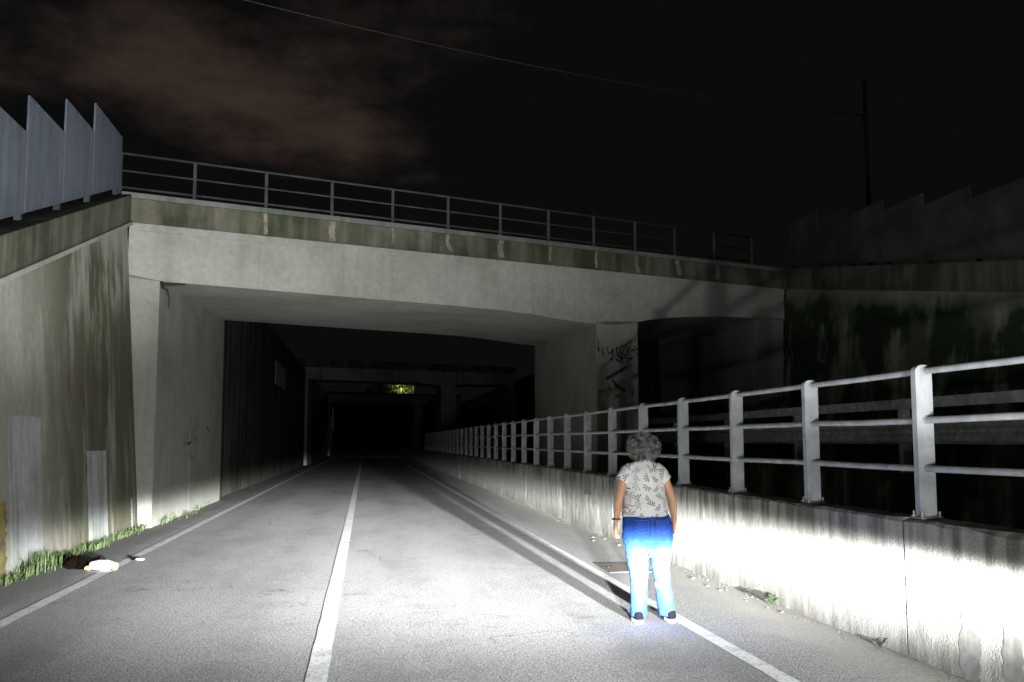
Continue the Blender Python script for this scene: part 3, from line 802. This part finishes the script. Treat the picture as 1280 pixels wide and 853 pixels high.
for cy, cnt, hh in ((11.6, 90, .16), (12.35, 170, .24), (12.75, 260, .33), (13.2, 200, .22), (15.2, 120, .16), (17.6, 120, .14), (19.6, 220, .22), (20.6, 260, .20), (21.8, 140, .18), (23.5, 140, .18)):
    for k in range(int(cnt * .6)):
        blade(-3.88 + abs(rnd.gauss(0, .10)), cy + rnd.gauss(0, .2), rnd.uniform(.25, 1) * hh * .8, rnd.uniform(.02, .16), rnd.uniform(-2, 2), rnd.uniform(.004, .010))
go = m_.build('grass', 'grass_blade', fix=False)
tagp(go, 'green grass strip growing along the foot of the left wall', 'grass', kind='stuff')

# weeds at the foot of the parapet
def weed(label, x, y, n, h, seed):
    r_ = random.Random(seed); t = thing('weed', label, 'plant', (x, y, 0), 'weeds at the foot of the right wall')
    for k in range(n):
        a = r_.uniform(0, 6.28); L = h * r_.uniform(.4, 1.1); w = L * .15
        dx, dy = math.cos(a), math.sin(a)
        q = MB(); cols = []
        for i, (f, ww) in enumerate(((0, .2), (.3, .8), (.6, 1), (.85, .6), (1, .05))):
            zz_ = .008 + L * .75 * math.sin(f * 1.9); xx = L * .8 * f
            cols += [(x + dx * xx - dy * w * ww, y + dy * xx + dx * w * ww, zz_), (x + dx * xx + dy * w * ww, y + dy * xx - dx * w * ww, zz_)]
        q.raw(cols, [(2 * i, 2 * i + 1, 2 * i + 3, 2 * i + 2) for i in range(4)])
        q.build('leaf', 'weed_leaf', t, fix=False)
weed('leafy green weed at wall foot, farthest right of the two clumps near mid wall', 3.75, 9.02, 18, .12, 1)
weed('low green weed at wall foot just left of the leafier clump', 3.77, 9.62, 12, .08, 2)
weed('small dark weed at foot of the right wall nearest the camera', 3.77, 7.08, 12, .09, 3)

# loose grit and pebbles
m_ = MB()
def pebble(x, y, s_):
    r_ = [rnd.uniform(.6, 1.1) * s_ for _ in range(6)]
    m_.raw([(x + r_[0], y, s_ * .3), (x - r_[1], y, s_ * .3), (x, y + r_[2], s_ * .3), (x, y - r_[3], s_ * .3), (x, y, s_ * .8), (x, y, 0)],
           [(0, 2, 4), (2, 1, 4), (1, 3, 4), (3, 0, 4), (2, 0, 5), (1, 2, 5), (3, 1, 5), (0, 3, 5)])
for k in range(420):
    pebble(3.82 - abs(rnd.gauss(0, .10)), rnd.uniform(5.5, 30), rnd.uniform(.004, .016))
for k in range(14): pebble(3.72 - abs(rnd.gauss(0, .12)), rnd.uniform(7, 16), rnd.uniform(.015, .035))
for k in range(120): pebble(rnd.uniform(-3.8, 3.6), rnd.uniform(6.2, 16), rnd.uniform(.003, .008))
po_ = m_.build('pebbles', 'stone', fix=False)
tagp(po_, 'loose grit and small stones at foot of the right wall', 'grit', kind='stuff')

dc = thing('drain_cover', 'rusty brown iron drain cover beside the right edge line', 'drain cover', (3.1, 12.0, 0))
m_ = MB(); m_.box(2.84, 3.36, 11.55, 12.45, -.01, .008); m_.build('plate', 'rusty_iron', dc, bevel=.003)
for xx in (2.90, 3.27): MB().box(xx, xx + .03, 11.95, 12.05, .0085, .012).build('lifting_slot', 'black_metal', dc)

# litter on the left edge line
lt = thing('litter_package', 'crumpled white plastic package with yellow ends on left edge line', 'litter', (-3.08, 12.62, 0))
def pillow(x0, x1, yc, ry, rzz, seed, n=14, rings=12, skew=0.0):
    q = MB(); vs = []
    for i in range(rings):
        f = i / (rings - 1); x = x0 + (x1 - x0) * f
        k = .55 + .45 * math.sin(math.pi * min(1, max(0, f * .9 + .05)))
        for j in range(n):
            a = 2 * math.pi * j / n
            nn = mnoise.noise(Vector((x * 14 + seed, math.cos(a) * 2.2, math.sin(a) * 2.2)))
            r_ = k * (1 + .28 * nn)
            vs.append((x, yc + skew * (x - x0) + math.cos(a) * ry * r_, max(.004, rzz + math.sin(a) * rzz * r_)))
    fs = [(i * n + j, i * n + (j + 1) % n, (i + 1) * n + (j + 1) % n, (i + 1) * n + j) for i in range(rings - 1) for j in range(n)]
    fs += [tuple(range(n)), tuple((rings - 1) * n + j for j in range(n))]
    return q.raw(vs, fs)
pillow(-3.20, -2.93, 12.62, .085, .064, 3, skew=-.1).build('wrapper', 'plastic_white', lt, smooth=True)
pillow(-3.26, -3.19, 12.63, .045, .030, 8, rings=5).build('end_flap', 'plastic_yellow', lt)
pillow(-2.945, -2.88, 12.59, .065, .052, 5, rings=5).build('end_flap', 'plastic_yellow', lt)
ck = thing('crumpled_rag', 'crumpled dark brown rag lying behind the white package', 'rag', (-3.25, 12.85, 0))
q = MB(); n = 22; vs = []
for i in range(n):
    for j in range(9):
        f, h = i / (n - 1), j / 8
        top = .14 * abs(math.sin(f * 2 * math.pi * .98 + .4)) ** .6 * (1 - .35 * f) + .035
        x = -3.50 + .50 * f; w = mnoise.noise(Vector((f * 7, h * 3, 1.7)))
        vs.append((x + .03 * w, 12.85 + .16 * (h - .5) * 1.2 + .07 * w, max(.005, top * math.sin(h * math.pi) * (1 + .3 * w))))
q.raw(vs, [(i * 9 + j, i * 9 + j + 1, (i + 1) * 9 + j + 1, (i + 1) * 9 + j) for i in range(n - 1) for j in range(8)])
q.build('cloth', 'cloth_dark', ck, smooth=True, fix=False)
ps = thing('paper_scrap', 'tiny white paper scrap right of the left edge line', 'litter', (-2.83, 13.6, 0))
pillow(-2.89, -2.79, 13.6, .035, .016, 12, rings=7).build('scrap', 'plastic_white', ps)
pillow(-2.95, -2.90, 13.62, .03, .022, 15, rings=4).build('dark_corner', 'cloth_dark', ps)

# ------------------------------------------------------------------ person seen from behind
PX, PY = 2.393, 8.40
pe = thing('person', 'person with curly grey hair, leaf-print white top and blue jeans, seen from behind', 'person', (PX, PY, 0))
m, T, b = new_mat('skin')
T.put(b.inputs['Base Color'], T.mix(T.mr(T.noise(T.pos(), 14, 3), .3, .7), (.42, .22, .13), (.52, .29, .18)))
b.inputs['Roughness'].default_value = .55; b.inputs['Subsurface Weight'].default_value = .08; b.inputs['Subsurface Radius'].default_value = (.01, .004, .002)
m, T, b = new_mat('denim')
tc = T.node('ShaderNodeTexCoord').outputs['Object']
n1 = T.noise(tc, 9, 5, .65); n2 = T.noise(T.vm('MULTIPLY', tc, (1, 1, 6)), 160, 2)
c = T.mix(T.mr(n1, .3, .7), (.013, .044, .23), (.020, .068, .32))
c = T.mix(T.m('MULTIPLY', T.mr(n2, .4, .7), .25), c, (.026, .07, .25))
T.put(b.inputs['Base Color'], c); b.inputs['Roughness'].default_value = .9; b.inputs['Specular IOR Level'].default_value = .1
T.put(b.inputs['Normal'], T.bump(T.m('ADD', T.noise(T.vm('MULTIPLY', tc, (1, 1, 2.2)), 13, 3), T.m('MULTIPLY', n2, .06)), .6, .02))
simple('denim_seam', (.10, .13, .42), .9)
simple('shoe_navy', (.004, .004, .006), .9, spec=.05)
simple('shoe_sole', (.5, .5, .5), .8)
simple('bracelet_bead', (.015, .014, .013), .3)
# leaf-print cotton
m, T, b = new_mat('leaf_print')
tc = T.node('ShaderNodeTexCoord').outputs['Object']
ox, oy, oz = T.sep(tc)
flat = T.comb(T.m('ADD', ox, T.m('MULTIPLY', oy, .35)), oz, 0.0)
vo = T.node('ShaderNodeTexVoronoi', voronoi_dimensions='2D'); vo.inputs['Scale'].default_value = 12.5; vo.inputs['Randomness'].default_value = .45
T.put(vo.inputs['Vector'], flat)
dl_ = T.vm('SUBTRACT', flat, vo.outputs['Position'])
lx, ly, _ = T.sep(dl_)
cr_, cg_, cb_ = T.sep(vo.outputs['Color'])
th = T.m('ADD', T.m('ARCTAN2', ly, lx), T.m('MULTIPLY', cr_, 6.283))
rr = T.m('SQRT', T.m('ADD', T.m('MULTIPLY', lx, lx), T.m('MULTIPLY', ly, ly)))
fan = T.m('COSINE', T.m('MULTIPLY', th, 9.0))
half = T.m('COSINE', th)
thick = T.m('ADD', -.25, T.m('MULTIPLY', rr, 18.0))
leafm = T.m('MULTIPLY', T.mr(fan, T.m('SUBTRACT', thick, .25), thick), T.mr(half, -.3, 0.0))
size = T.m('ADD', .036, T.m('MULTIPLY', cg_, .014))
leafm = T.m('MULTIPLY', leafm, T.mr(rr, size, T.m('SUBTRACT', size, .006)))
leafm = T.m('MULTIPLY', leafm, T.mr(cb_, .05, .6, .5, 1.0))
T.put(b.inputs['Base Color'], T.mix(leafm, (.60, .59, .575), (.085, .083, .085)))
b.inputs['Roughness'].default_value = .95; b.inputs['Specular IOR Level'].default_value = .1
T.put(b.inputs['Normal'], T.bump(T.noise(T.vm('MULTIPLY', tc, (1, 1, .8)), 11, 3), .7, .03))
# hair
m, T, b = new_mat('hair_grey')
tc = T.node('ShaderNodeTexCoord').outputs['Object']
c = T.mix(T.mr(T.noise(tc, 26, 3, .6), .38, .66), (.028, .026, .025), (.25, .24, .23))
T.put(b.inputs['Base Color'], c); b.inputs['Roughness'].default_value = .55
simple('eye_dark', (.02, .02, .02), .3)
simple('lip', (.30, .12, .10), .5)

X, Yv, Z = (1, 0, 0), (0, 1, 0), (0, 0, 1)
def L3(x, y, z): return (PX + x, PY + y, z)
def limb(mb, pts, n=16):
    """pts: (x,y,z,rx,ry) rings in roughly vertical limbs"""
    mb.loft([(L3(x, y, z), rx, ry, X, Yv) for x, y, z, rx, ry in pts], n)
def remesh(o, voxel, smooth=4, fac=.5):
    r_ = o.modifiers.new('remesh', 'REMESH'); r_.mode = 'VOXEL'; r_.voxel_size = voxel; r_.use_smooth_shade = True
    s_ = o.modifiers.new('smooth', 'SMOOTH'); s_.iterations = smooth; s_.factor = fac

tx_fold = bpy.data.textures.new('fold', 'CLOUDS'); tx_fold.noise_scale = .085; tx_fold.noise_depth = 2
def folds(o, k):
    d = o.modifiers.new('folds', 'DISPLACE'); d.texture = tx_fold; d.strength = k; d.mid_level = .5; d.texture_coords = 'LOCAL'
# body: one continuous surface (head, neck, trunk, arms, hands, legs)
mb = MB()
limb(mb, [(-.02, 0, .66, .15, .10), (-.02, 0, .80, .17, .11), (-.022, 0, .95, .15, .10), (-.03, 0, 1.12, .14, .095), (-.034, 0, 1.25, .15, .09), (-.034, 0, 1.31, .12, .075), (-.033, .005, 1.345, .06, .06), (-.031, .012, 1.40, .052, .055)])
for sx_, kx_, ax_ in ((-.10, -.08, -.085), (.09, .11, .158)):
    limb(mb, [(sx_, 0, .74, .08, .09), (sx_, 0, .60, .085, .09), (kx_, .005, .42, .055, .06), (kx_, -.008, .30, .052, .058), (ax_, 0, .10, .036, .042), (ax_, .01, .05, .036, .05)])
# head with jaw, nose, brow and ears
limb(mb, [(-.031, .01, 1.34, .045, .05), (-.031, .025, 1.375, .052, .075), (-.031, .022, 1.41, .066, .090), (-.031, .015, 1.45, .074, .098), (-.031, .008, 1.50, .077, .102), (-.031, .002, 1.54, .070, .092), (-.031, 0, 1.556, .05, .065), (-.031, 0, 1.566, .02, .03)])
mb.loft([(L3(-.031, .108, 1.478), .008, .008, X, Yv), (L3(-.031, .118, 1.455), .011, .014, X, Yv), (L3(-.031, .120, 1.438), .015, .015, X, Yv), (L3(-.031, .108, 1.430), .010, .008, X, Yv)], 10)
for s_ in (-1, 1):
    mb.loft([(L3(-.031 + s_ * .076, .0, 1.425), .008, .010, X, Yv), (L3(-.031 + s_ * .084, -.004, 1.45), .009, .018, X, Yv), (L3(-.031 + s_ * .085, -.006, 1.475), .008, .018, X, Yv), (L3(-.031 + s_ * .078, -.002, 1.49), .006, .010, X, Yv)], 10)
def arm(sh, el, wr_, side):
    pts = []
    def lerp(a, c, t): return Vector(a) * (1 - t) + Vector(c) * t
    for t, r_ in ((0, .050), (.35, .047), (.7, .041), (1, .037)):
        q = lerp(sh, el, t); pts.append((q.x, q.y, q.z, r_, r_ * 1.05))
    for t, r_ in ((.25, .039), (.5, .034), (.8, .026), (1, .024)):
        q = lerp(el, wr_, t); pts.append((q.x, q.y, q.z, r_, r_ * 1.1))
    limb(mb, pts, 14)
    # palm: broad front to back, thin side to side
    w = Vector(wr_); dn = (w - Vector(el)).normalized()
    palm = [(0, .022, .026), (.025, .017, .034), (.055, .015, .040), (.085, .013, .040), (.097, .010, .036)]
    mb.loft([(L3(*(w + dn * t)), a, c, X, Yv) for t, a, c in palm], 14)
    k0 = w + dn * .088
    for i, (yo, ln) in enumerate(((.029, .066), (.010, .076), (-.010, .071), (-.029, .056))):
        c0 = k0 + Vector((0, yo, 0)); inw = Vector((-side, 0, 0)); bend = .12 + .05 * i
        chain = [c0, c0 + dn * ln * .45 + inw * ln * bend * .5, c0 + dn * ln * .75 + inw * ln * (bend * 1.6), c0 + dn * ln * .95 + inw * ln * (bend * 3.0)]
        mb.tube([L3(*q) for q in chain], .0092, 8, .0068)
    t0 = w + dn * .022 + Vector((0, .026, 0))
    mb.tube([L3(*q) for q in (t0, t0 + dn * .024 + Vector((-side * .010, .022, 0)), t0 + dn * .050 + Vector((-side * .016, .030, 0)), t0 + dn * .070 + Vector((-side * .02, .028, 0)))], .0115, 8, .008)
arm((-.185, 0, 1.275), (-.253, -.020, 1.025), (-.268, .025, .845), -1)
arm((.122, 0, 1.275), (.216, -.022, 1.030), (.244, .025, .842), 1)
body = mb.build('body', 'skin', pe, smooth=True)
remesh(body, .006, 4)
for s_ in (-1, 1):
    MB().loft([(L3(-.031 + s_ * .032, .092 + .006 * k, 1.468), (.012, .011, .004)[k], (.007, .006, .002)[k], X, Z) for k in range(3)], 10).build('eye', 'eye_dark', body, smooth=True)
MB().loft([(L3(-.031, .090 + .010 * k, 1.405), (.026, .022, .010)[k], (.008, .007, .003)[k], X, Z) for k in range(3)], 12).build('mouth', 'lip', body, smooth=True)

# T-shirt
mb = MB()
limb(mb, [(-.016, 0, .885, .204, .150), (-.016, 0, .90, .203, .150), (-.018, -.004, .96, .197, .146), (-.022, 0, 1.05, .182, .130), (-.028, 0, 1.14, .176, .122), (-.032, -.004, 1.21, .182, .118), (-.034, -.004, 1.26, .186, .108), (-.034, 0, 1.30, .168, .092), (-.034, .002, 1.33, .125, .078), (-.033, .004, 1.352, .078, .068), (-.033, .006, 1.366, .062, .062)], 28)
for sx_, ex in ((-.15, -.222), (.085, .163)):
    dirv = Vector((ex - sx_, 0, 1.185 - 1.285)).normalized(); u = Vector((-dirv.z, 0, dirv.x))
    mb.loft([(L3(*(Vector((sx_, 0, 1.285)) + dirv * t)), r_, r_ * 1.12, u, Yv) for t, r_ in ((-.03, .05), (0, .060), (.04, .066), (.09, .066), (.128, .067))], 18)
ts = mb.build('t_shirt', 'leaf_print', pe, smooth=True)
remesh(ts, .008, 3); folds(ts, .022)
# jeans
mb = MB()
limb(mb, [(-.012, 0, .925, .190, .132), (-.008, -.004, .88, .204, .140), (-.003, -.012, .80, .218, .152), (0, -.014, .72, .224, .152), (0, -.008, .67, .214, .142), (0, 0, .635, .17, .11)], 28)
limb(mb, [(-.108, -.010, .74, .100, .128), (-.104, -.006, .64, .100, .122), (-.095, 0, .55, .092, .105), (-.082, .004, .44, .079, .088), (-.080, -.004, .34, .075, .083), (-.083, -.002, .22, .070, .080), (-.086, .0, .12, .069, .082), (-.087, .004, .052, .071, .090)], 20)
limb(mb, [(.106, -.010, .74, .102, .128), (.106, -.006, .64, .098, .122), (.108, 0, .55, .088, .104), (.112, .004, .44, .074, .086), (.124, -.004, .34, .071, .082), (.140, -.002, .22, .069, .080), (.153, 0, .12, .068, .082), (.158, .004, .050, .070, .090)], 20)
je = mb.build('jeans', 'denim', pe, smooth=True)
remesh(je, .008, 2); folds(je, .016)
def on_hip(x, z):    # rear surface of the jeans, y on the -Y side
    rx = .218; k = max(0, 1 - ((x + .003) / rx) ** 2)
    ry = .152 if z < .82 else .152 - .018 * (z - .82) / .08
    return -.013 - ry * math.sqrt(k) - .007
for cx in (-.092, .086):
    vs = []; n = 8
    outl = [(-.058, .868), (.058, .868), (.056, .775), (0, .752), (-.056, .775)]
    gridv = []
    for i in range(7):
        for j in range(7):
            u_, v_ = i / 6, j / 6
            x = cx + (-.058 + .116 * u_) * (1 - .03 * (1 - v_)); z = .775 + .093 * v_ - (1 - v_) * .023 * (1 - abs(u_ * 2 - 1))
            gridv.append(L3(x, on_hip(x, z), z))
    q = MB().raw(gridv, [(i * 7 + j, i * 7 + j + 1, (i + 1) * 7 + j + 1, (i + 1) * 7 + j) for i in range(6) for j in range(6)])
    po_ = q.build('back_pocket', 'denim', je, smooth=True, fix=False)
    sd = po_.modifiers.new('thick', 'SOLIDIFY'); sd.thickness = .004; sd.offset = 0
    seam = MB(); path = [(-.058, .866), (.058, .866)]
    seam.tube([L3(cx + a * .98, on_hip(cx + a, z) - .003, z) for a, z in ((-.056, .862), (-.02, .862), (.02, .862), (.056, .862))], .0022, 5)
    seam.tube([L3(cx + a * .98, on_hip(cx + a, z) - .003, z) for a, z in ((-.056, .866), (-.056, .82), (-.054, .776), (-.028, .764), (0, .754), (.028, .764), (.054, .776), (.056, .82), (.056, .866))], .0018, 5)
    seam.build('pocket_seam', 'denim_seam', je)
MB().tube([L3(-.004, on_hip(-.004, z) - .001, z) for z in (.90, .86, .82, .78, .74)], .0025, 5).build('rear_seam', 'denim_seam', je)

# shoes
def shoe(cx, toe):
    t = MB()
    def ring(y, w, h, z0): return (L3(cx + toe * (y + .09), y, z0 + h / 2), w, h / 2, X, Z)
    t.loft([ring(-.098, .022, .05, .035), ring(-.090, .036, .072, .026), (ring(-.05, .040, .080, .024)), ring(.0, .041, .075, .022), ring(.06, .044, .058, .02), ring(.11, .042, .045, .02), ring(.145, .030, .034, .02), ring(.158, .012, .02, .022)], 16, 2.6)
    s_ = t.build('shoe', 'shoe_navy', pe, smooth=True)
    o_ = MB(); out = []
    for k in range(28):
        a = 2 * math.pi * k / 28; y = .030 + .138 * math.sin(a); w = .047 * (1.0 if y > 0 else .90)
        out.append((cx + toe * (y + .09) + math.copysign(abs(math.cos(a)) ** .75, math.cos(a)) * w, y))
    n = len(out)
    o_.raw([L3(x, y, .001) for x, y in out] + [L3(x, y, .034) for x, y in out], [tuple(reversed(range(n))), tuple(range(n, 2 * n))] + [(i, (i + 1) % n, n + (i + 1) % n, n + i) for i in range(n)])
    o_.build('sole', 'shoe_sole', s_, bevel=.005)
shoe(-.105, .10); shoe(.178, .12)
# bracelet
q = MB()
for k in range(14):
    a = 2 * math.pi * k / 14
    c = Vector(L3(-.266 + .031 * math.cos(a), .022 + .034 * math.sin(a), .862))
    q.loft([(c + Vector((0, 0, z)), r_, r_, X, Yv) for z, r_ in ((-.007, .002), (-.004, .006), (0, .0075), (.004, .006), (.007, .002))], 8)
q.build('bracelet', 'bracelet_bead', pe, smooth=True)
# curly hair
rnd = random.Random(5)
HC = Vector((-.031, -.008, 1.472))
mb = MB(); vs = []; nu, nv = 24, 16
for i in range(nv + 1):
    for j in range(nu):
        ph = math.pi * i / nv; a = 2 * math.pi * j / nu
        d = Vector((math.sin(ph) * math.cos(a), math.sin(ph) * math.sin(a), math.cos(ph)))
        if d.y > .2 and d.z < .55: d = d * (.80 - .1 * d.y)
        r_ = 1 + .10 * mnoise.noise(d * 4.0)
        q = HC + Vector((d.x * .118, d.y * .118, d.z * .105)) * r_
        if d.y > .2 and d.z < .5: q.y = min(q.y, .055)
        vs.append(L3(*q))
mb.raw(vs, [(i * nu + j, i * nu + (j + 1) % nu, (i + 1) * nu + (j + 1) % nu, (i + 1) * nu + j) for i in range(nv) for j in range(nu)])
cnt = 0
while cnt < 1100:
    d = Vector((rnd.gauss(0, 1), rnd.gauss(0, 1), rnd.gauss(0, 1))).normalized()
    if d.z < -.80: continue
    if d.y > .35 and d.z < .45: continue
    cnt += 1
    lump = 1 + .12 * mnoise.noise(d * 3.1 + Vector((4, 0, 0)))
    base = HC + Vector((d.x * .112, d.y * .112, d.z * .098 if d.z > 0 else d.z * .110)) * lump
    ax = (d * .55 + Vector((rnd.gauss(0, .5), rnd.gauss(0, .5), rnd.gauss(-.45, .4)))).normalized()
    u = ax.orthogonal().normalized(); w = ax.cross(u)
    ph0 = rnd.uniform(0, 6.28); turns = rnd.uniform(1.0, 2.0); ln = rnd.uniform(.025, .048); cr0 = rnd.uniform(.006, .012)
    pts = []
    for k in range(10):
        f = k / 9; a = ph0 + turns * 6.283 * f
        pts.append(L3(*(base + ax * ln * f + (u * math.cos(a) + w * math.sin(a)) * cr0)))
    mb.tube(pts, .0030, 4, .0016, cap=False)
for k in range(150):
    d = Vector((rnd.gauss(0, 1), rnd.gauss(-.2, 1), rnd.gauss(0.1, 1))).normalized()
    if d.z < -.7 or (d.y > .35 and d.z < .45): continue
    base = HC + Vector((d.x * .125, d.y * .122, d.z * .112)); ax = (d + Vector((rnd.gauss(0, .6), rnd.gauss(0, .6), rnd.gauss(-.3, .5)))).normalized()
    u = ax.orthogonal().normalized(); w = ax.cross(u); ln = rnd.uniform(.02, .05); ph0 = rnd.uniform(0, 6.28)
    mb.tube([L3(*(base + ax * ln * f / 7 + (u * math.cos(ph0 + f * .9) + w * math.sin(ph0 + f * .9)) * .007)) for f in range(8)], .0014, 3, .0008, cap=False)
hr = mb.build('hair', 'hair_grey', pe, smooth=True, fix=False)
